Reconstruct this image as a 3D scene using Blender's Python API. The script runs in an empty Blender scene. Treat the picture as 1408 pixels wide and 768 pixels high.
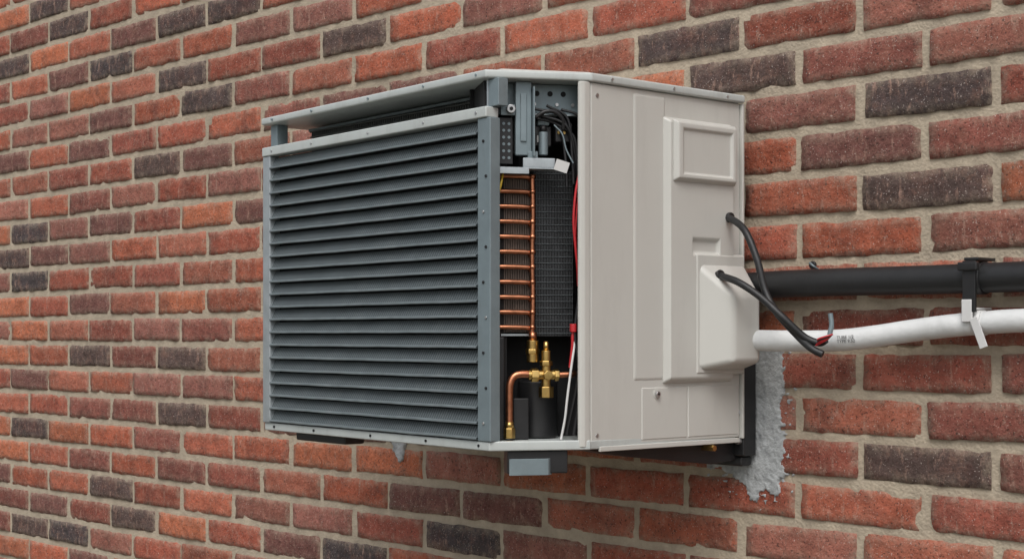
import bpy, math, random
import numpy as np
from mathutils import Vector, noise, Matrix
random.seed(7); np.random.seed(7)
sc=bpy.context.scene
col=sc.collection

# ---------------------------------------------------------------- materials
def nd(nt,t,**k):
    n=nt.nodes.new(t)
    for a,b in k.items(): setattr(n,a,b)
    return n
def newmat(name):
    m=bpy.data.materials.new(name); m.use_nodes=True
    nt=m.node_tree; b=nt.nodes['Principled BSDF']; return m,nt,b
def mat(name,c,rough=.5,metal=0.,var=.18,scale=25,bump=.1,bscale=350,bdist=.0006,dirt=0.,dirtc=(.12,.10,.08),ribs=0):
    m,nt,b=newmat(name); L=nt.links.new
    tc=nd(nt,'ShaderNodeTexCoord')
    n=nd(nt,'ShaderNodeTexNoise'); n.inputs['Scale'].default_value=scale; n.inputs['Detail'].default_value=6; n.inputs['Roughness'].default_value=.65
    L(tc.outputs['Object'],n.inputs['Vector'])
    mr=nd(nt,'ShaderNodeMapRange'); mr.inputs['From Min'].default_value=.25; mr.inputs['From Max'].default_value=.75
    mr.inputs['To Min'].default_value=1-var; mr.inputs['To Max'].default_value=1+var
    L(n.outputs['Fac'],mr.inputs['Value'])
    vm=nd(nt,'ShaderNodeVectorMath',operation='SCALE'); vm.inputs[0].default_value=c[:3]
    L(mr.outputs['Result'],vm.inputs['Scale'])
    out=vm.outputs['Vector']
    if dirt>0:
        mp=nd(nt,'ShaderNodeMapping'); mp.inputs['Scale'].default_value=(14,14,3)
        L(tc.outputs['Object'],mp.inputs['Vector'])
        n3=nd(nt,'ShaderNodeTexNoise'); n3.inputs['Scale'].default_value=1.6; n3.inputs['Detail'].default_value=9; n3.inputs['Roughness'].default_value=.7
        L(mp.outputs['Vector'],n3.inputs['Vector'])
        m3=nd(nt,'ShaderNodeMapRange'); m3.inputs['From Min'].default_value=.5; m3.inputs['From Max'].default_value=.8; m3.inputs['To Max'].default_value=dirt
        L(n3.outputs['Fac'],m3.inputs['Value'])
        mx=nd(nt,'ShaderNodeMix',data_type='RGBA'); L(m3.outputs['Result'],mx.inputs['Factor']); L(out,mx.inputs['A']); mx.inputs['B'].default_value=(*dirtc,1)
        out=mx.outputs['Result']
    wv=None
    if ribs:
        wv=nd(nt,'ShaderNodeTexWave',wave_type='BANDS',bands_direction='X',wave_profile='SIN'); wv.inputs['Scale'].default_value=ribs; wv.inputs['Distortion'].default_value=.6
        wv.inputs['Detail Scale'].default_value=3
        L(tc.outputs['Object'],wv.inputs['Vector'])
        rr=nd(nt,'ShaderNodeMapRange'); rr.inputs['To Min'].default_value=.45; rr.inputs['To Max'].default_value=1.25; L(wv.outputs['Fac'],rr.inputs['Value'])
        v2=nd(nt,'ShaderNodeVectorMath',operation='SCALE'); L(out,v2.inputs[0]); L(rr.outputs['Result'],v2.inputs['Scale']); out=v2.outputs['Vector']
    L(out,b.inputs['Base Color'])
    b.inputs['Metallic'].default_value=metal
    r2=nd(nt,'ShaderNodeMapRange'); r2.inputs['To Min'].default_value=max(.02,rough-.1); r2.inputs['To Max'].default_value=min(1,rough+.12)
    L(n.outputs['Fac'],r2.inputs['Value']); L(r2.outputs['Result'],b.inputs['Roughness'])
    if bump>0:
        n2=nd(nt,'ShaderNodeTexNoise'); n2.inputs['Scale'].default_value=bscale; n2.inputs['Detail'].default_value=3
        L(tc.outputs['Object'],n2.inputs['Vector'])
        bp=nd(nt,'ShaderNodeBump'); bp.inputs['Strength'].default_value=bump; bp.inputs['Distance'].default_value=bdist
        L(n2.outputs['Fac'],bp.inputs['Height']); nrm=bp.outputs['Normal']
        if wv:
            b2=nd(nt,'ShaderNodeBump'); b2.inputs['Strength'].default_value=.6; b2.inputs['Distance'].default_value=.0006
            L(wv.outputs['Fac'],b2.inputs['Height']); L(nrm,b2.inputs['Normal']); nrm=b2.outputs['Normal']
        L(nrm,b.inputs['Normal'])
    return m
M={}
M['beige']=mat('painted_beige_steel',(.525,.52,.485),.40,0,.03,5,.15,500,.0004,dirt=.12)
M['rail']=mat('pale_grey_painted_rail',(.50,.535,.52),.4,.1,.06,12,.15,500,.0004,dirt=.25)
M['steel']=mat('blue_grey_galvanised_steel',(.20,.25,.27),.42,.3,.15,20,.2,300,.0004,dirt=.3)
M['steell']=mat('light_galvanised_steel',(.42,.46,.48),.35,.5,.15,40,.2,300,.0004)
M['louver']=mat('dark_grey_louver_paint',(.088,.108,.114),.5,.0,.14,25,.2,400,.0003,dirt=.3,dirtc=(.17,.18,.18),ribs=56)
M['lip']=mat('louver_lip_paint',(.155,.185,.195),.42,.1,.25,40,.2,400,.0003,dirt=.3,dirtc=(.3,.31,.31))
M['fin']=mat('coil_fins',(.07,.08,.085),.5,.3,.3,60,0)
M['finl']=mat('coil_fins_upper',(.13,.135,.13),.5,.3,.35,60,0)
M['finb']=mat('coil_fins_brown',(.14,.105,.085),.5,.3,.4,80,0)
M['fink']=mat('coil_fins_black',(.045,.047,.05),.45,.1,.35,80,0)
M['black']=mat('black_plastic',(.014,.014,.015),.42,0,.3,40,.2)
M['blackm']=mat('black_interior',(.010,.010,.011),.8,0,.3,40,0)
M['foam']=mat('black_foam_insulation',(.013,.0135,.0145),.48,0,.25,30,.35,160,.0010,dirt=.12,dirtc=(.08,.08,.08))
M['copper']=mat('copper',(.48,.20,.11),.34,1,.35,90,.1)
M['brass']=mat('brass',(.55,.37,.13),.32,1,.25,60,.15)
M['red']=mat('red_wire',(.45,.02,.025),.4,0,.1,40,0)
M['yellow']=mat('yellow_wire',(.65,.45,.04),.4,0,.1,40,0)
M['white']=mat('white_plastic',(.66,.66,.65),.5,0,.04,20,.1,dirt=.1)
M['wpipe']=mat('white_pipe_wrap',(.66,.67,.665),.55,0,.06,30,.6,45,.003,dirt=.3,dirtc=(.35,.35,.33))
M['screw']=mat('zinc_screw',(.5,.5,.5),.35,.9,.2,60,0)
M['print']=mat('black_print',(.03,.03,.03),.6,0,.1,40,0)
M['ground']=mat('gravel_ground',(.16,.15,.12),.9,0,.5,3,1,40,.02)

# brick
def brickmat():
    m,nt,b=newmat('brick'); L=nt.links.new
    tc=nd(nt,'ShaderNodeTexCoord'); at=nd(nt,'ShaderNodeAttribute',attribute_name='Col'); ed=nd(nt,'ShaderNodeAttribute',attribute_name='edge')
    ob=tc.outputs['Object']
    add=nd(nt,'ShaderNodeVectorMath',operation='MULTIPLY_ADD'); L(at.outputs['Alpha'],add.inputs[0]); add.inputs[1].default_value=(37,11,23); L(ob,add.inputs[2])
    P=add.outputs['Vector']
    def N(scale,det=6,ro=.6,vec=P,st=None):
        n=nd(nt,'ShaderNodeTexNoise'); n.inputs['Scale'].default_value=scale; n.inputs['Detail'].default_value=det; n.inputs['Roughness'].default_value=ro
        if st:
            mp=nd(nt,'ShaderNodeMapping'); mp.inputs['Scale'].default_value=st; L(vec,mp.inputs['Vector']); L(mp.outputs['Vector'],n.inputs['Vector'])
        else: L(vec,n.inputs['Vector'])
        return n.outputs['Fac']
    def R(v,a,bb,c,d):
        r=nd(nt,'ShaderNodeMapRange'); L(v,r.inputs['Value'])
        for k,x in zip(('From Min','From Max','To Min','To Max'),(a,bb,c,d)): r.inputs[k].default_value=x
        return r.outputs['Result']
    def mix(f,A,B,blend='MIX'):
        x=nd(nt,'ShaderNodeMix',data_type='RGBA',blend_type=blend); L(f,x.inputs['Factor'])
        if isinstance(A,tuple): x.inputs['A'].default_value=A
        else: L(A,x.inputs['A'])
        if isinstance(B,tuple): x.inputs['B'].default_value=B
        else: L(B,x.inputs['B'])
        return x.outputs['Result']
    sc_=nd(nt,'ShaderNodeVectorMath',operation='SCALE'); L(at.outputs['Color'],sc_.inputs[0]); L(R(N(18,9,.75),.3,.7,.6,1.45),sc_.inputs['Scale'])
    c=sc_.outputs['Vector']
    c=mix(R(N(10,7,.7),.52,.70,0,.65),c,(.13,.055,.045,1))           # burnt dark clouds
    c=mix(R(N(26,9,.8,vec=ob),.50,.70,0,.45),c,(.42,.22,.155,1))      # dusty bloom
    c=mix(R(N(85,7,.75,st=(1,1,.3)),.56,.67,0,.65),c,(.48,.30,.23,1)) # pale rub marks
    c=mix(R(N(230,3,.6),.58,.68,0,.85),c,(.06,.03,.025,1))         # pits
    c=mix(R(N(380,2,.5),.65,.71,0,.8),c,(.55,.47,.42,1))          # specks
    mu=nd(nt,'ShaderNodeMath',operation='MULTIPLY'); L(ed.outputs['Fac'],mu.inputs[0]); L(R(N(45,7,.75,vec=ob),.42,.62,.03,.85),mu.inputs[1])
    c=mix(mu.outputs[0],c,(.41,.33,.25,1))
    L(c,b.inputs['Base Color']); b.inputs['Roughness'].default_value=.85
    b.inputs['Specular IOR Level'].default_value=.3
    a1=nd(nt,'ShaderNodeMath',operation='ADD'); L(N(120,7,.75,st=(1.6,1,.5)),a1.inputs[0]); L(R(N(40,7,.7),.3,.7,0,1.2),a1.inputs[1])
    bp=nd(nt,'ShaderNodeBump'); bp.inputs['Strength'].default_value=.95; bp.inputs['Distance'].default_value=.0035
    L(a1.outputs[0],bp.inputs['Height']); L(bp.outputs['Normal'],b.inputs['Normal'])
    return m
M['brick']=brickmat()
M['mortar']=mat('mortar',(.41,.345,.26),.95,0,.24,26,.8,200,.003,dirt=.4,dirtc=(.25,.20,.15))
M['cement']=mat('grey_cement',(.38,.395,.40),.9,0,.4,55,1,170,.003,dirt=.7,dirtc=(.58,.58,.57))

# ---------------------------------------------------------------- helpers
def mesh(name,v,f,m,parent=None,bevel=0,seg=2,smooth=False):
    me=bpy.data.meshes.new(name); me.from_pydata([tuple(p) for p in v],[],f); me.update()
    import bmesh
    bm=bmesh.new(); bm.from_mesh(me); bmesh.ops.recalc_face_normals(bm,faces=bm.faces); bm.to_mesh(me); bm.free()
    if smooth:
        for p in me.polygons: p.use_smooth=True
    me.materials.append(M[m])
    o=bpy.data.objects.new(name,me); col.objects.link(o)
    if parent: o.parent=parent
    if bevel>0:
        b=o.modifiers.new('b','BEVEL'); b.width=bevel; b.segments=seg; b.limit_method='ANGLE'; b.angle_limit=math.radians(25)
        w=o.modifiers.new('w','WEIGHTED_NORMAL')
        for p in me.polygons: p.use_smooth=True
    return o
def ch(s,n,z): return (.47*s-.882*n,.882*s+.47*n,z)
ident=lambda x,y,z:(x,y,z)
BF=[(0,3,2,1),(4,5,6,7),(0,1,5,4),(1,2,6,5),(2,3,7,6),(3,0,4,7)]
def box(name,a0,a1,b0,b1,c0,c1,m,parent=None,fr=ident,bevel=0,seg=2):
    v=[fr(*p) for p in [(a0,b0,c0),(a1,b0,c0),(a1,b1,c0),(a0,b1,c0),(a0,b0,c1),(a1,b0,c1),(a1,b1,c1),(a0,b1,c1)]]
    return mesh(name,v,BF,m,parent,bevel,seg)
def prism(name,pts,z0,z1,m,parent=None,bevel=0,fr=ident):
    n=len(pts); v=[fr(p[0],p[1],z0) for p in pts]+[fr(p[0],p[1],z1) for p in pts]
    f=[tuple(range(n))[::-1],tuple(range(n,2*n))]+[(i,(i+1)%n,n+(i+1)%n,n+i) for i in range(n)]
    return mesh(name,v,f,m,parent,bevel)
def cyl(name,p0,p1,r,m,parent=None,seg=20,r2=None,bevel=0,fr=ident):
    p0=Vector(fr(*p0)); p1=Vector(fr(*p1)); d=(p1-p0).normalized()
    a=d.orthogonal().normalized(); b=d.cross(a); r2=r if r2 is None else r2
    v=[]; 
    for P,rr in ((p0,r),(p1,r2)):
        for i in range(seg):
            t=2*math.pi*i/seg; v.append(P+a*math.cos(t)*rr+b*math.sin(t)*rr)
    f=[tuple(range(seg))[::-1],tuple(range(seg,2*seg))]+[(i,(i+1)%seg,seg+(i+1)%seg,seg+i) for i in range(seg)]
    o=mesh(name,v,f,m,parent,bevel)
    if seg>8 and not bevel:
        for p in o.data.polygons:
            p.use_smooth=len(p.vertices)==4
    return o
def tube(name,pts,r,m,parent=None,fr=ident,sub=8,res=6,straight=False):
    P=[Vector(fr(*p)) for p in pts]; Q=[]
    if straight or len(P)<3: Q=P
    else:
        E=[P[0]*2-P[1]]+P+[P[-1]*2-P[-2]]
        for i in range(1,len(E)-2):
            for k in range(sub):
                t=k/sub; a,b,c,d=E[i-1],E[i],E[i+1],E[i+2]
                Q.append(.5*((2*b)+(c-a)*t+(2*a-5*b+4*c-d)*t*t+(3*b-a-3*c+d)*t**3))
        Q.append(P[-1])
    cu=bpy.data.curves.new(name,'CURVE'); cu.dimensions='3D'; cu.bevel_depth=r; cu.bevel_resolution=res; cu.use_fill_caps=True
    s=cu.splines.new('POLY'); s.points.add(len(Q)-1)
    for i,q in enumerate(Q): s.points[i].co=(*q,1)
    s.use_smooth=True
    cu.materials.append(M[m]); o=bpy.data.objects.new(name,cu); col.objects.link(o)
    if parent: o.parent=parent
    return o
def empty(name,loc=(0,0,0),rz=0):
    e=bpy.data.objects.new(name,None); e.location=loc; e.rotation_euler=(0,0,rz); e.empty_display_size=.1; col.objects.link(e); return e

# ---------------------------------------------------------------- camera
H=1.6
cam=bpy.data.cameras.new('camera'); co=bpy.data.objects.new('camera',cam); col.objects.link(co)
co.location=(0,-1.99,H); co.rotation_euler=(math.radians(90),0,math.radians(45.5))
cam.sensor_width=36; cam.lens=52.67; cam.shift_y=.054; cam.clip_start=.05; cam.clip_end=500
sc.camera=co

# ---------------------------------------------------------------- wall
wall=empty('brick_wall')
PX,PZ,J=.2255,.0687,.0102
dark={(-8,-12),(-7,-11),(-6,-9),(-6,-8),(-5,-10),(-4,-9),(-4,-6),(-3,-8),(-2,-2),(-1,-9),(-1,-1),(0,0),(1,-12),(2,-13),(2,0),(3,-12),(6,-11),(6,-9),(8,-9),(8,0),(9,-12),(11,-10),(11,-4),(12,-10),(12,-6),(13,-12),(13,-11),(-2,-14),(4,-14),(7,-15),(-6,-13),(10,-16)}
verts=[];faces=[];cols=[];edges=[]
NX,NZ=14,6
pal=[(.42,.112,.060),(.34,.09,.055),(.37,.12,.075),(.30,.085,.058),(.33,.125,.09),(.47,.145,.072),(.24,.08,.06),(.38,.11,.065),(.28,.11,.085),(.40,.115,.065)]
base=0
for k in range(-28,29):
    ztop=H+.385-k*PZ; zbot=ztop-PZ+J
    if ztop>3.9 or zbot<0.01: continue
    off=-1.260 if k%2==0 else -1.373
    for j in range(-30,18):
        x0=off+j*PX+random.uniform(-.003,.003); x1=off+j*PX+PX-J+random.uniform(-.003,.003)
        vis=-4.6<x0<-.8
        if (k,j) in dark or (not vis and random.random()<.08):
            c=random.choice([(.065,.052,.054),(.08,.057,.054),(.10,.066,.058)])
        else:
            c=random.choice(pal); q=random.uniform(.80,1.18); c=tuple(a*q for a in c)
            if random.random()<.10: c=(.18,.075,.062)
        al=random.random()
        w=x1-x0;h=zbot-ztop
        bx=np.concatenate([[0],np.linspace(.0026/w,1-.0026/w,NX),[1]])
        bz=np.concatenate([[0],np.linspace(.0026/abs(h),1-.0026/abs(h),NZ),[1]])
        gx,gz=np.meshgrid(bx,bz)
        sag=random.uniform(-.0012,.0012)
        X=x0+gx*w; Z=ztop+gz*h+random.uniform(-.0014,.0014)+(gx-.5)*random.uniform(-.002,.002)+sag*np.sin(gx*math.pi)
        Y=np.full_like(X,random.uniform(-.0016,.0016))+ (gx-.5)*random.uniform(-.003,.003)+(gz-.5)*random.uniform(-.0015,.0015)
        Y+=np.random.randn(*Y.shape)*.0004
        e=np.zeros_like(X)
        e[1,:]=e[-2,:]=.75; e[:,1]=e[:,-2]=.75; e[2,:]=np.maximum(e[2,:],.2); e[-3,:]=np.maximum(e[-3,:],.2)
        ring=np.zeros_like(X,bool); ring[0,:]=ring[-1,:]=True; ring[:,0]=ring[:,-1]=True
        ring2=(~ring)&(e>.7)
        Y[ring2]+=np.abs(np.random.randn(ring2.sum()))*.0010
        X[ring2|ring]+=np.random.randn((ring2|ring).sum())*.0008; Z[ring2|ring]+=np.random.randn((ring2|ring).sum())*.0009
        Y[ring]=.012; e[ring]=1
        for (a,b_) in ((1,1),(1,-2),(-2,1),(-2,-2)):
            if random.random()<.35: Y[a,b_]+=random.uniform(.001,.005)
        if random.random()<.3:
            a=random.choice((1,-2)); b_=random.randint(3,NX-3)
            Y[a,b_]+=.003; Y[a,b_+1]+=.002; Z[a,b_]+=(-.002 if a==1 else .002)
        n=X.size; verts.append(np.stack([X.ravel(),Y.ravel(),Z.ravel()],1))
        W=NX+2
        idx=np.arange(n).reshape(NZ+2,W)+base
        faces.append(np.stack([idx[:-1,:-1].ravel(),idx[1:,:-1].ravel(),idx[1:,1:].ravel(),idx[:-1,1:].ravel()],1))
        cols.append(np.tile(np.array([*c,al]),(n,1))); edges.append(e.ravel()); base+=n
V=np.concatenate(verts);F=np.concatenate(faces);C=np.concatenate(cols);E=np.concatenate(edges)
me=bpy.data.meshes.new('bricks'); me.vertices.add(len(V)); me.vertices.foreach_set('co',V.ravel().astype('f'))
me.loops.add(F.size); me.loops.foreach_set('vertex_index',F.ravel().astype('i'))
me.polygons.add(len(F)); me.polygons.foreach_set('loop_start',np.arange(0,F.size,4,dtype='i')); me.polygons.foreach_set('loop_total',np.full(len(F),4,dtype='i'))
me.update(calc_edges=True)
a=me.attributes.new('Col','FLOAT_COLOR','POINT'); a.data.foreach_set('color',C.ravel().astype('f'))
a=me.attributes.new('edge','FLOAT','POINT'); a.data.foreach_set('value',E.astype('f'))
me.polygons.foreach_set('use_smooth',np.ones(len(F),dtype=bool))
me.materials.append(M['brick']); bo=bpy.data.objects.new('bricks',me); col.objects.link(bo); bo.parent=wall
box('mortar_bed',-8.1,2.6,.0036,.25,0,3.9,'mortar',wall)

# ---------------------------------------------------------------- ground
box('ground',-150,150,-150,150,-.3,0,'ground')

# ---------------------------------------------------------------- cement
def cement(name,x0,x1,z0,z1,inside,st=.0019):
    nx=int((x1-x0)/st); nz=int((z1-z0)/st)
    F=[];V=[];use={}
    cells=[[inside(x0+(i+.5)*st,z0+(j+.5)*st) for i in range(nx)] for j in range(nz)]
    cnt={}
    for j in range(nz):
        for i in range(nx):
            if cells[j][i]:
                for q in ((i,j),(i+1,j),(i+1,j+1),(i,j+1)): cnt[q]=cnt.get(q,0)+1
    for q,cn in cnt.items():
        use[q]=len(V); X=x0+q[0]*st; Z=z0+q[1]*st
        y=-.0026-.0018*noise.noise(Vector((X*25,0,Z*20)))-.0007*noise.noise(Vector((X*120,5,Z*120)))
        if cn<4: y=.004
        V.append((X,y,Z))
    for j in range(nz):
        for i in range(nx):
            if cells[j][i]: F.append(tuple(use[q] for q in ((i,j),(i+1,j),(i+1,j+1),(i,j+1))))
    return mesh(name,V,F,'cement',None,0,smooth=True)
def ins1(X,Z):
    n1=noise.fractal(Vector((X*22,3,Z*16)),1,2,5); n2=noise.fractal(Vector((X*110,8,Z*110)),1,2,3)
    if Z>1.6: return False
    right=-1.406+.014*n1+.004*n2
    left=-1.56
    bot=1.335+.9*abs(X+1.455)*(.55 if X<-1.455 else .35)+.026*n1+.006*n2
    core= left<X<right and bot<Z
    deep= X<right-.018 and Z>bot+.03
    halo= left<X<right+.018 and bot-.03<Z and n2>.30
    return (core and (n2<.38 or deep) and n2<.62) or halo
cement('cement_patch',-1.56,-1.37,1.27,1.61,ins1)
def ins2(X,Z):
    n1=noise.fractal(Vector((X*30,9,Z*30)),1,2,4)
    return ((X+2.36)/.025)**2+((Z-1.375)/.035)**2+1.3*n1<.8
cement('cement_patch.001',-2.43,-2.28,1.28,1.44,ins2)

# ---------------------------------------------------------------- air conditioner
U=empty('air_conditioner_outdoor_unit',(-1.569,-.495,1.432),math.radians(-5))
XL=-.634
lid=[(XL-.006,-.006),(.002,-.008),(.077,.132),(.080,.462),(XL-.006,.432)]
prism('lid',lid,.5385,.551,'rail',U,.003)
lid2=[(XL+.03,.03),(-.01,.03),(.05,.15),(.05,.43),(XL+.03,.40)]
prism('lid_dome',lid2,.551,.558,'beige',U,.004)
basep=[(XL,-.002),(.004,-.003),(.073,.131),(.07,.45),(XL,.42)]
prism('base_tray',basep,.0,.0135,'rail',U,.002)
box('grille_top_rail',XL,.003,-.008,.016,.482,.498,'rail',U,bevel=.002)
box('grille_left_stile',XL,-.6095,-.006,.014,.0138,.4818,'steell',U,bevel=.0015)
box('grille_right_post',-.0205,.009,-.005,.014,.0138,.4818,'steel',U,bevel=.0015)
box('corner_post_upper',-.006,.017,.004,.022,.4985,.538,'steel',U,bevel=.001)
box('corner_post_upper_flange',-.010,-.0062,.004,.035,.4985,.538,'steell',U)
box('left_post',XL+.004,XL+.026,.008,.03,.4985,.538,'steel',U,bevel=.001)
box('rear_left_post',XL+.004,XL+.02,.39,.41,.0138,.538,'steel',U)
for k in range(9):
    z=.04+k*.051
    cyl('post_screw_%d'%k,(-.006+.006*(k%2),-.005,z),(-.006+.006*(k%2),-.0065,z),.0022,'screw' if k%3==0 else 'blackm',U,12)
for x in (-.6,-.47,-.3,-.15,-.02):
    cyl('rail_screw',(x,-.008,.490),(x,-.0094,.490),.002,'screw',U,10)
    cyl('base_screw',(x,-.002,.007),(x,-.0042,.007),.0022,'blackm',U,10)
    cyl('lid_screw',(x,-.006,.545),(x,-.0092,.545),.002,'steel',U,10)
nl=21; z0,z1=.0155,.481; p=(z1-z0)/nl
def slats(name,prof,m):
    V=[];F=[]
    for k in range(nl):
        zb=z0+k*p; b=len(V); nseg=14
        for i in range(nseg+1):
            x=-.6095+i*(.589/nseg)
            wob=.0003*math.sin(k*3.1+i*1.7)
            for (y,z) in prof: V.append((x,y+wob,zb+z+wob*.8))
        m_=len(prof)
        for i in range(nseg):
            for q in range(m_):
                F.append((b+i*m_+q,b+i*m_+(q+1)%m_,b+(i+1)*m_+(q+1)%m_,b+(i+1)*m_+q))
    return mesh(name,V,F,m,U)
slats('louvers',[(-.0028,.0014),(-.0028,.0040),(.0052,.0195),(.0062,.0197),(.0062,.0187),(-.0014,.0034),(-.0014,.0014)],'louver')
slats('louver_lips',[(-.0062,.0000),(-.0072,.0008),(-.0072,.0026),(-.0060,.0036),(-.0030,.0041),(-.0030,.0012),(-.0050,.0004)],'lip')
def fins(name,a0,a1,st,b0,b1,c0,c1,m,fr=ident,th=.0005):
    V=[];F=[];x=a0
    while x<a1:
        b=len(V)
        for pt in [(x,b0,c0),(x+th,b0,c0),(x+th,b1,c0),(x,b1,c0),(x,b0,c1),(x+th,b0,c1),(x+th,b1,c1),(x,b1,c1)]: V.append(fr(*pt))
        F+=[tuple(i+b for i in f) for f in BF]; x+=st
    return mesh(name,V,F,m,U)
fins('front_coil_fins',-.6095,-.02,.0042,.014,.026,.0140,.4815,'fin',th=.0012)
box('front_coil_core',-.61,-.02,.027,.05,.0140,.4815,'blackm',U)
# inner shroud visible through slot
box('fan_shroud',-.602,-.035,.085,.36,.40,.534,'blackm',U)
fins('shroud_fins',-.60,-.035,.0065,.074,.0845,.44,.534,'finl',th=.0018)
for k in range(4):
    z=.499+k*.0095
    tube('guard_wire',[(-.602,.072,z+.002),(-.035,.072,z-.002)],.0014,'finl',U,straight=True,res=2)
box('shroud_top_rim',-.604,-.03,.070,.0735,.5305,.5345,'steel',U)
box('left_side_panel',XL,XL+.003,.0145,.39,.0138,.4815,'beige',U)
for k in range(12): box('side_vent',XL-.004,XL-.0003,.06,.34,.06+k*.032,.070+k*.032,'beige',U,bevel=.001)
box('rear_panel',XL+.02,.06,.412,.416,.0138,.538,'steel',U)

# ---- chamfer opening (s,n,z)
c=ch
box('bottom_corner_rail',.002,.151,-.005,.004,.0,.0142,'rail',U,c,.002)
box('compartment_back',-.01,.16,.10,.105,.014,.538,'blackm',U,c)
box('compartment_divider',-.004,-.001,.018,.10,.014,.538,'blackm',U,c)
box('upper_plate',.02,.145,.032,.035,.492,.538,'steel',U,c,.001)
for s_ in (.078,.098,.118):
    cyl('plate_hole',(s_,.0318,.524),(s_,.0312,.524),.004,'blackm',U,fr=c)
for s_ in (.074,.108,.132):
    cyl('plate_screw',(s_,.0318,.508),(s_,.029,.508),.0025,'screw',U,fr=c)
box('upper_plate_fold',.070,.145,.020,.0315,.4905,.4925,'steell',U,c,.0005)
box('vertical_bracket',.042,.066,.012,.020,.430,.538,'steel',U,c,.0015)
box('vertical_bracket_lip',.0665,.069,.002,.020,.428,.530,'steel',U,c,.0008)
box('vertical_bracket_rib',.049,.058,.009,.0118,.45,.52,'steel',U,c,.001)
cyl('bracket_screw',(.034,.012,.4965),(.034,.004,.4965),.0065,'screw',U,fr=c,bevel=.001)
cyl('bracket_screw_core',(.034,.0042,.4965),(.034,.003,.4965),.003,'blackm',U,6,fr=c)
box('bracket_arm',.020,.0415,.013,.017,.488,.504,'steel',U,c,.001)
box('perforated_bracket',.013,.040,.022,.024,.418,.486,'black',U,c,.001)
for i in range(3):
    for j in range(6):
        cyl('perforation',(.018+i*.008,.0218,.427+j*.010),(.018+i*.008,.0212,.427+j*.010),.0022,'steel',U,10,fr=c)
box('cross_bracket',.010,.108,.004,.034,.4095,.4115,'steell',U,c,.0005)
box('cross_bracket_lip',.010,.060,.002,.0038,.402,.4115,'steell',U,c,.0005)
box('cross_bracket_tab',.052,.100,.006,.010,.4118,.426,'steell',U,c,.001)
box('cross_bracket_tab_2',.060,.075,.010,.03,.4262,.436,'steel',U,c,.001)
o=box('paper_tag',-.010,.010,-.0004,.0004,-.008,.008,'white',U)
o.location=ch(.108,-.001,.414); o.rotation_euler=(math.radians(12),math.radians(18),math.radians(50))
box('contactor',.074,.100,.03,.06,.446,.476,'black',U,c,.002)
box('contactor_cap',.078,.096,.026,.05,.4762,.486,'steel',U,c,.002)
box('contactor_label',.078,.092,.0290,.0297,.452,.462,'white',U,c)
box('terminal_block',.104,.130,.022,.05,.452,.480,'black',U,c,.002)
for i in range(3): cyl('terminal',(.109+i*.008,.0222,.466),(.109+i*.008,.0205,.466),.0025,'brass',U,10,fr=c)
cyl('capacitor',(.086,.024,.432),(.086,.024,.466),.007,'steel',U,fr=c,bevel=.001)
cyl('capacitor_cap',(.086,.024,.4662),(.086,.024,.476),.005,'black',U,fr=c)
for i,(a_,b_) in enumerate([((.07,.02,.50),(.13,.02,.44)),((.08,.015,.49),(.135,.018,.42)),((.09,.02,.505),(.128,.016,.43)),((.10,.018,.48),(.137,.015,.40)),((.076,.022,.486),(.118,.016,.425)),((.112,.02,.50),(.141,.012,.44))]):
    mid=((a_[0]+b_[0])/2+.012,a_[1]-.004,(a_[2]+b_[2])/2+.018)
    tube('loom_wire_%d'%i,[a_,mid,b_,(b_[0]+.002,b_[1],b_[2]-.04)],.0022,'black',U,c)
tube('loom_arc',[(.072,.012,.486),(.085,.008,.494),(.100,.008,.494),(.112,.010,.484),(.114,.014,.47)],.003,'black',U,c)
tube('blue_wire',[(.10,.014,.476),(.112,.012,.462),(.118,.012,.44),(.128,.010,.42)],.0012,'steel',U,c)
box('side_coil_core',.012,.070,.052,.09,.170,.408,'blackm',U,c)
fins('side_coil_fins',.012,.070,.0026,.038,.0515,.172,.405,'finb',c,.0013)
for k in range(11):
    z=.401-k*.0222
    tube('copper_tube_%d'%k,[(.008,.034,z),(.03,.031,z+.0004),(.055,.031,z),(.0665,.032,z-.001),(.0690,.036,z-.004),(.0690,.05,z-.005)],.0033,'copper',U,c)
tube('copper_header',[(.0705,.030,.404),(.0715,.029,.35),(.0705,.0295,.28),(.0715,.029,.22),(.0705,.030,.172)],.0037,'copper',U,c)
for k in range(11):
    z=.401-k*.0222
    cyl('solder_joint',(.071,.0295,z-.003),(.071,.0295,z+.003),.0048,'copper',U,12,fr=c)
box('coil_end_bracket',.010,.074,.036,.060,.1665,.1695,'steell',U,c)
fins('black_mesh_panel',.0775,.136,.0024,.046,.052,.166,.412,'fink',c,.0012)
box('black_mesh_back',.076,.137,.0525,.06,.166,.412,'blackm',U,c)
for k in range(26):
    z=.17+k*.0095
    tube('mesh_wire',[(.077,.0455,z),(.136,.0455,z)],.0007,'fin',U,c,res=1,straight=True)
tube('red_wire',[(.139,.008,.43),(.135,.002,.405),(.129,.000,.375),(.126,.000,.335),(.129,.002,.30),(.133,.006,.27),(.137,.016,.24)],.0018,'red',U,c)
tube('red_wire_2',[(.141,.012,.42),(.139,.006,.395),(.133,.004,.36),(.130,.004,.32),(.132,.008,.29)],.0014,'red',U,c)
tube('red_wire_lower',[(.132,.010,.185),(.127,.008,.170),(.126,.008,.15),(.123,.010,.12)],.0022,'red',U,c)
cyl('red_connector',(.127,.006,.172),(.127,.006,.184),.005,'red',U,fr=c,bevel=.001)
tube('yellow_wire',[(.024,.018,.404),(.021,.014,.39),(.017,.014,.375),(.014,.018,.36)],.0018,'yellow',U,c)
tube('white_wire',[(.128,.014,.18),(.129,.008,.155),(.124,.006,.12),(.118,.006,.075),(.115,.008,.045),(.110,.012,.015)],.0018,'white',U,c)
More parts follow.
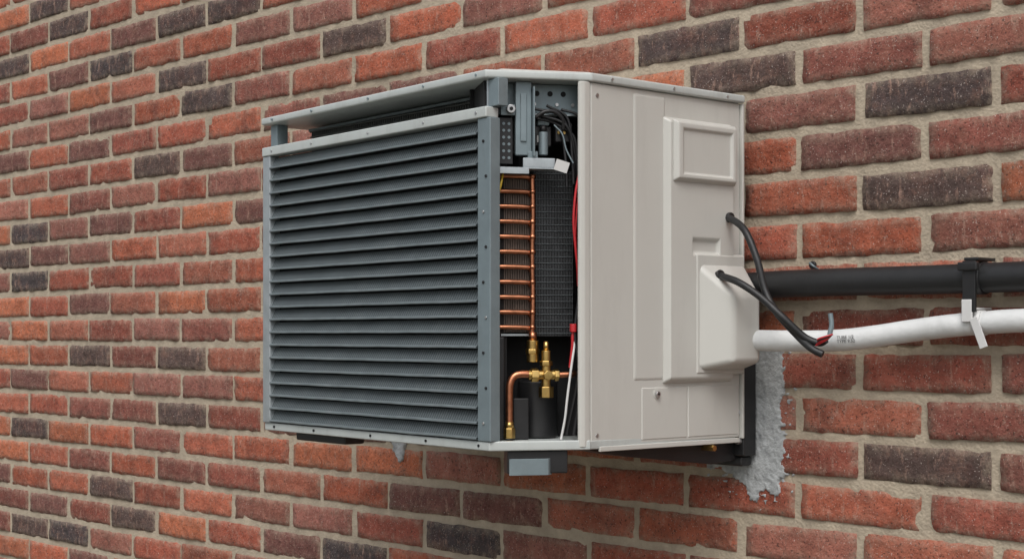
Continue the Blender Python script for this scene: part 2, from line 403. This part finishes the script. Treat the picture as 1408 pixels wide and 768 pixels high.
tube('black_wire_a',[(.139,.006,.42),(.142,.004,.3),(.137,.008,.2),(.14,.008,.1),(.13,.014,.02)],.0032,'black',U,c)
tube('black_wire_b',[(.133,.01,.30),(.137,.006,.24),(.130,.008,.17),(.136,.010,.11),(.120,.02,.02)],.0026,'black',U,c)
cyl('brass_coupling',(.071,.028,.128),(.071,.028,.160),.0088,'brass',U,24,fr=c,bevel=.0008)
cyl('brass_coupling_ring',(.071,.028,.140),(.071,.028,.147),.0108,'brass',U,6,fr=c,bevel=.0008)
cyl('brass_coupling_neck',(.071,.028,.160),(.071,.028,.172),.006,'copper',U,fr=c)
cyl('valve_body',(.089,.018,.086),(.089,.018,.145),.0068,'brass',U,24,fr=c,bevel=.0008)
cyl('valve_nut',(.089,.018,.076),(.089,.018,.092),.0112,'brass',U,6,fr=c,bevel=.001)
cyl('valve_collar',(.089,.018,.1225),(.089,.018,.130),.0098,'brass',U,6,fr=c,bevel=.001)
cyl('valve_stem',(.089,.018,.145),(.089,.018,.158),.004,'brass',U,fr=c)
cyl('valve_cross',(.062,.018,.109),(.108,.018,.109),.0072,'brass',U,24,fr=c,bevel=.0008)
cyl('valve_cross_nut',(.066,.018,.109),(.077,.018,.109),.0105,'brass',U,6,fr=c,bevel=.001)
cyl('valve_cap',(.101,.018,.109),(.108,.018,.109),.0092,'brass',U,6,fr=c,bevel=.001)
cyl('valve_front_cap',(.089,.018,.109),(.089,.002,.109),.0075,'brass',U,6,fr=c,bevel=.001)
tube('copper_stub',[(.106,.018,.109),(.128,.018,.110),(.134,.03,.112)],.0046,'copper',U,c)
tube('copper_pipe',[(.064,.018,.110),(.052,.018,.1105),(.042,.018,.108),(.036,.018,.100),(.034,.018,.088),(.034,.018,.06),(.034,.018,.035)],.0056,'copper',U,c)
cyl('flare_nut',(.034,.018,.017),(.034,.018,.032),.0088,'brass',U,6,fr=c,bevel=.001)
cyl('flare_nut_neck',(.034,.018,.032),(.034,.018,.041),.0072,'brass',U,fr=c,r2=.006)
box('lower_black_plate',.012,.028,.024,.05,.014,.165,'black',U,c,.002)
cyl('compressor',(.088,.072,.014),(.088,.072,.10),.030,'black',U,32,fr=c,bevel=.004)
box('lower_bracket',.042,.066,.03,.034,.014,.075,'black',U,c,.002)
box('bracket_clip',.012,.0165,.006,.02,.085,.102,'steell',U,c,.0005)
V=[];F=[]
nz=90
for i in range(nz+1):
    z=.016+i*(.52/nz); w=.0075+.003*random.random()+ (0.003 if random.random()<.15 else 0)
    V+= [ch(.1475,-.001,z),ch(.1475-w,.0015*random.random(),z),ch(.1475-w,.010,z),ch(.150,.012,z)]
for i in range(nz):
    for q in range(3): F.append((i*4+q,i*4+q+1,(i+1)*4+q+1,(i+1)*4+q))
mesh('edge_seal',V,F,'foam',U)

# ---- side panel
def panel(name,y0,y1,z0,z1,x0,x1,ins,m='beige',hole=None,hd=.004,hi=.002,bevel=.0025,ins4=None):
    iy0,iy1,iz0,iz1=ins4 or (ins,)*4
    V=[(x0,y0,z0),(x0,y1,z0),(x0,y1,z1),(x0,y0,z1)]
    T=(y0+iy0,y1-iy1,z0+iz0,z1-iz1)
    V+=[(x1,T[0],T[2]),(x1,T[1],T[2]),(x1,T[1],T[3]),(x1,T[0],T[3])]
    F=[(0,1,5,4),(1,2,6,5),(2,3,7,6),(3,0,4,7)]
    if hole:
        a,b,c_,d=hole
        V+=[(x1,a,c_),(x1,b,c_),(x1,b,d),(x1,a,d)]
        V+=[(x1-hd,a+hi,c_+hi),(x1-hd,b-hi,c_+hi),(x1-hd,b-hi,d-hi),(x1-hd,a+hi,d-hi)]
        F+=[(4,5,9,8),(5,6,10,9),(6,7,11,10),(7,4,8,11),(8,9,13,12),(9,10,14,13),(10,11,15,14),(11,8,12,15),(12,13,14,15)]
    else: F.append((4,5,6,7))
    F.append((0,3,2,1))
    return mesh(name,V,F,m,U,bevel,3)
box('side_panel',.060,.072,.1335,.4575,.004,.5383,'beige',U,bevel=.003,seg=3)
lip=[(.0722,.1325),(.0722,.122),(.0695,.1165),(.0655,.1145),(.0625,.1160),(.0645,.1200),(.0655,.1325)]
prism('side_panel_front_lip',lip,.004,.5383,'beige',U,.0012)
panel('side_step',.219,.2885,.098,.532,.0715,.0742,.006)
panel('side_raised_panel',.280,.4365,.0925,.503,.0715,.0845,.008,hole=(.336,.398,.293,.317),hd=.006,hi=.003,bevel=.0035)
panel('side_handle_cover',.291,.4325,.402,.4985,.0845,.0935,.006,hole=(.307,.418,.414,.484),hd=.004,hi=.002)
panel('side_terminal_cover',.345,.4585,.112,.283,.0800,.130,.0,ins4=(.034,.016,.012,.052),bevel=.009)
panel('terminal_cover_flange',.341,.456,.105,.296,.0800,.0862,.004,bevel=.0015)
panel('side_lower_hatch',.237,.335,.009,.0885,.0715,.0732,.0012,bevel=.0008)
panel('side_lower_hatch_2',.3375,.4530,.009,.0885,.0715,.0732,.0012,bevel=.0008)
cyl('hatch_screw_washer',(.0732,.268,.078),(.0740,.268,.078),.0070,'beige',U)
cyl('hatch_screw',(.0740,.268,.078),(.0785,.268,.078),.0045,'screw',U,bevel=.0008)
cyl('hatch_screw_core',(.0785,.268,.078),(.0788,.268,.078),.002,'blackm',U,6)
box('side_bottom_flange',.0705,.0745,.150,.455,-.004,.0035,'beige',U,bevel=.001)
box('side_rear_flange',.066,.0765,.4580,.4640,.002,.538,'beige',U,bevel=.0015)
for z in (.02,.52):
    cyl('side_screw',(.072,.146,z),(.0732,.146,z),.003,'screw',U,12)
for y in (.17,.3,.42):
    cyl('side_lid_screw',(.079,y,.545),(.0805,y,.545),.002,'screw',U,12)
cyl('cable_gland_top',(.083,.418,.353),(.090,.418,.353),.008,'black',U,bevel=.001)
cyl('cable_gland_low',(.097,.377,.258),(.1075,.376,.262),.008,'black',U,bevel=.001)
cyl('drain_nut',(.045,.39,-.010),(.080,.39,-.010),.005,'brass',U,6)
box('front_foot',.028,.118,.002,.03,-.034,-.0005,'black',U,c,.002)
prism('front_foot_plate',[(.030,-.002),(.088,-.002),(.095,.006),(.095,.0075),(.086,.0016),(.030,.0016)],-.036,-.012,'steel',U,.0006,fr=c)
box('left_foot',-.565,-.41,.02,.06,-.015,-.0005,'black',U,bevel=.003)
V=[];prof=[(.13,-.0005),(.47,-.0005),(.47,-.034),(.41,-.038),(.22,-.016)]
for x in (.01,.055):
    V+=[(x,y,z) for y,z in prof]
n=len(prof)
mesh('mounting_arm',V,[tuple(range(n)),tuple(range(n,2*n))[::-1]]+[(i,(i+1)%n,n+(i+1)%n,n+i) for i in range(n)],'black',U,.002)
V=[(x-.55,y,z) for x,y,z in V]
mesh('mounting_arm_2',[(x,min(y,.44),z) for x,y,z in V],[tuple(range(n)),tuple(range(n,2*n))[::-1]]+[(i,(i+1)%n,n+(i+1)%n,n+i) for i in range(n)],'black',U,.002)

B=empty('wall_mounting_bracket')
box('vertical_rail',-1.54,-1.4535,-.040,-.0065,1.405,1.575,'black',B,bevel=.003)
box('vertical_rail_foot',-1.62,-1.462,-.034,-.0065,1.388,1.4045,'black',B,bevel=.004)
box('vertical_rail_far',-2.12,-2.08,-.010,-.004,1.39,1.60,'black',B,bevel=.002)
for z in (1.475,1.43):
    cyl('anchor_bolt',(-1.462,-.040,z),(-1.462,-.048,z),.006,'screw',B,6,bevel=.0008)

# ---------------------------------------------------------------- pipes
bp_=empty('black_insulated_pipe')
tube('pipe_sleeve',[(-1.55,-.03,1.66),(-1.50,-.030,1.674),(-1.44,-.031,1.679),(-1.3,-.030,1.6805),(-1.15,-.030,1.680),(-1.0,-.030,1.6805),(-.5,-.03,1.683),(.6,-.03,1.68),(2.3,-.03,1.68)],.0212,'foam',bp_,res=12)
cyl('strap_band',(-1.060,-.030,1.6803),(-1.040,-.030,1.6803),.0232,'black',bp_,32)
box('strap_tail',-1.061,-1.041,-.0585,-.0535,1.632,1.704,'black',bp_,bevel=.001)
box('strap_buckle',-1.066,-1.036,-.064,-.054,1.690,1.702,'black',bp_,bevel=.002)
box('strap_anchor',-1.062,-1.040,-.052,-.001,1.7045,1.709,'black',bp_,bevel=.001)
cyl('anchor_ring',(-1.346,-.003,1.7095),(-1.346,-.008,1.7095),.006,'black',bp_,bevel=.001)
tube('anchor_hook',[(-1.346,-.008,1.71),(-1.343,-.018,1.712),(-1.335,-.020,1.707),(-1.332,-.012,1.702)],.0018,'steel',bp_)
wp=empty('white_wrapped_pipe')
tube('pipe_wrap',[(-1.50,-.065,1.597),(-1.45,-.07,1.593),(-1.41,-.07,1.5915),(-1.34,-.06,1.5905),(-1.273,-.05,1.5915),(-1.21,-.043,1.598),(-1.155,-.040,1.6055),(-1.10,-.038,1.612),(-1.0456,-.036,1.6165),(-.977,-.036,1.620),(-.8,-.036,1.624),(.3,-.036,1.62),(2.3,-.036,1.62)],.0164,'wpipe',wp,res=12)
cyl('clamp_band',(-1.052,-.0365,1.616),(-1.038,-.0365,1.617),.0180,'white',wp,32)
box('clamp_plate',-1.062,-1.046,-.0590,-.0545,1.618,1.650,'white',wp,bevel=.0012)
box('clamp_plate_wall',-1.062,-1.046,-.054,-.001,1.6350,1.6385,'white',wp,bevel=.001)
o=box('clamp_tail',-.006,.006,-.001,.001,-.022,.022,'white',wp,bevel=.0005); o.location=(-1.037,-.056,1.603); o.rotation_euler=(math.radians(6),math.radians(-18),0)
tx=bpy.data.curves.new('printed_text','FONT'); tx.body='TUBE 1/2\nTYPE 9.52'; tx.size=.0070; tx.extrude=.0001; tx.materials.append(M['print']); tx.space_line=.85
to=bpy.data.objects.new('printed_text',tx); col.objects.link(to); to.parent=wp; to.location=(-1.262,-.0668,1.5935); to.rotation_euler=(math.radians(90),math.radians(-3),math.radians(7))
k1=empty('electrical_cable')
tube('cable',[(-1.462,-.083,1.785),(-1.445,-.090,1.784),(-1.397,-.115,1.762),(-1.370,-.12,1.717),(-1.3537,-.12,1.666),(-1.332,-.12,1.633),(-1.3107,-.10,1.600),(-1.285,-.10,1.580),(-1.268,-.095,1.571)],.0056,'foam',k1)
k2=empty('electrical_cable.001')
tube('cable',[(-1.445,-.118,1.692),(-1.430,-.130,1.691),(-1.389,-.14,1.680),(-1.3557,-.13,1.6573),(-1.323,-.12,1.627),(-1.2974,-.10,1.597),(-1.278,-.09,1.588),(-1.2655,-.09,1.5925)],.0056,'foam',k2)
for i in range(4):
    tube('red_core_%d'%i,[(-1.278+.002*i,-.098,1.584+.002*i),(-1.268,-.10-.002*i,1.588+.002*i),(-1.258+.002*i,-.096,1.594+.002*i),(-1.256,-.09,1.600)],.0013,'red' if i!=2 else 'black',k2)
tube('grey_stub',[(-1.259,-.09,1.600),(-1.257,-.088,1.615),(-1.259,-.088,1.632)],.0038,'steel',k2)

# ---------------------------------------------------------------- light
w=bpy.data.worlds.new('World'); sc.world=w; w.use_nodes=True; nt=w.node_tree
bg=nt.nodes['Background']; sk=nt.nodes.new('ShaderNodeTexSky'); sk.sky_type='NISHITA'; sk.sun_disc=False
el=math.radians(52); rot=math.radians(142)
sk.sun_elevation=el; sk.sun_rotation=rot; sk.air_density=1; sk.dust_density=4; sk.ozone_density=1
hs=nt.nodes.new('ShaderNodeHueSaturation'); hs.inputs['Saturation'].default_value=.35
nt.links.new(sk.outputs[0],hs.inputs['Color']); nt.links.new(hs.outputs[0],bg.inputs['Color']); bg.inputs['Strength'].default_value=.15
sl=bpy.data.lights.new('sun','SUN'); sl.energy=1.3; sl.angle=math.radians(35); sl.color=(1,.985,.965)
so=bpy.data.objects.new('sun',sl); col.objects.link(so)
d=Vector((math.sin(rot)*math.cos(el),math.cos(rot)*math.cos(el),math.sin(el)))
so.rotation_euler=d.to_track_quat('Z','Y').to_euler(); so.location=d*10
sc.view_settings.view_transform='Standard'; sc.view_settings.look='None'; sc.view_settings.exposure=0; sc.view_settings.gamma=1
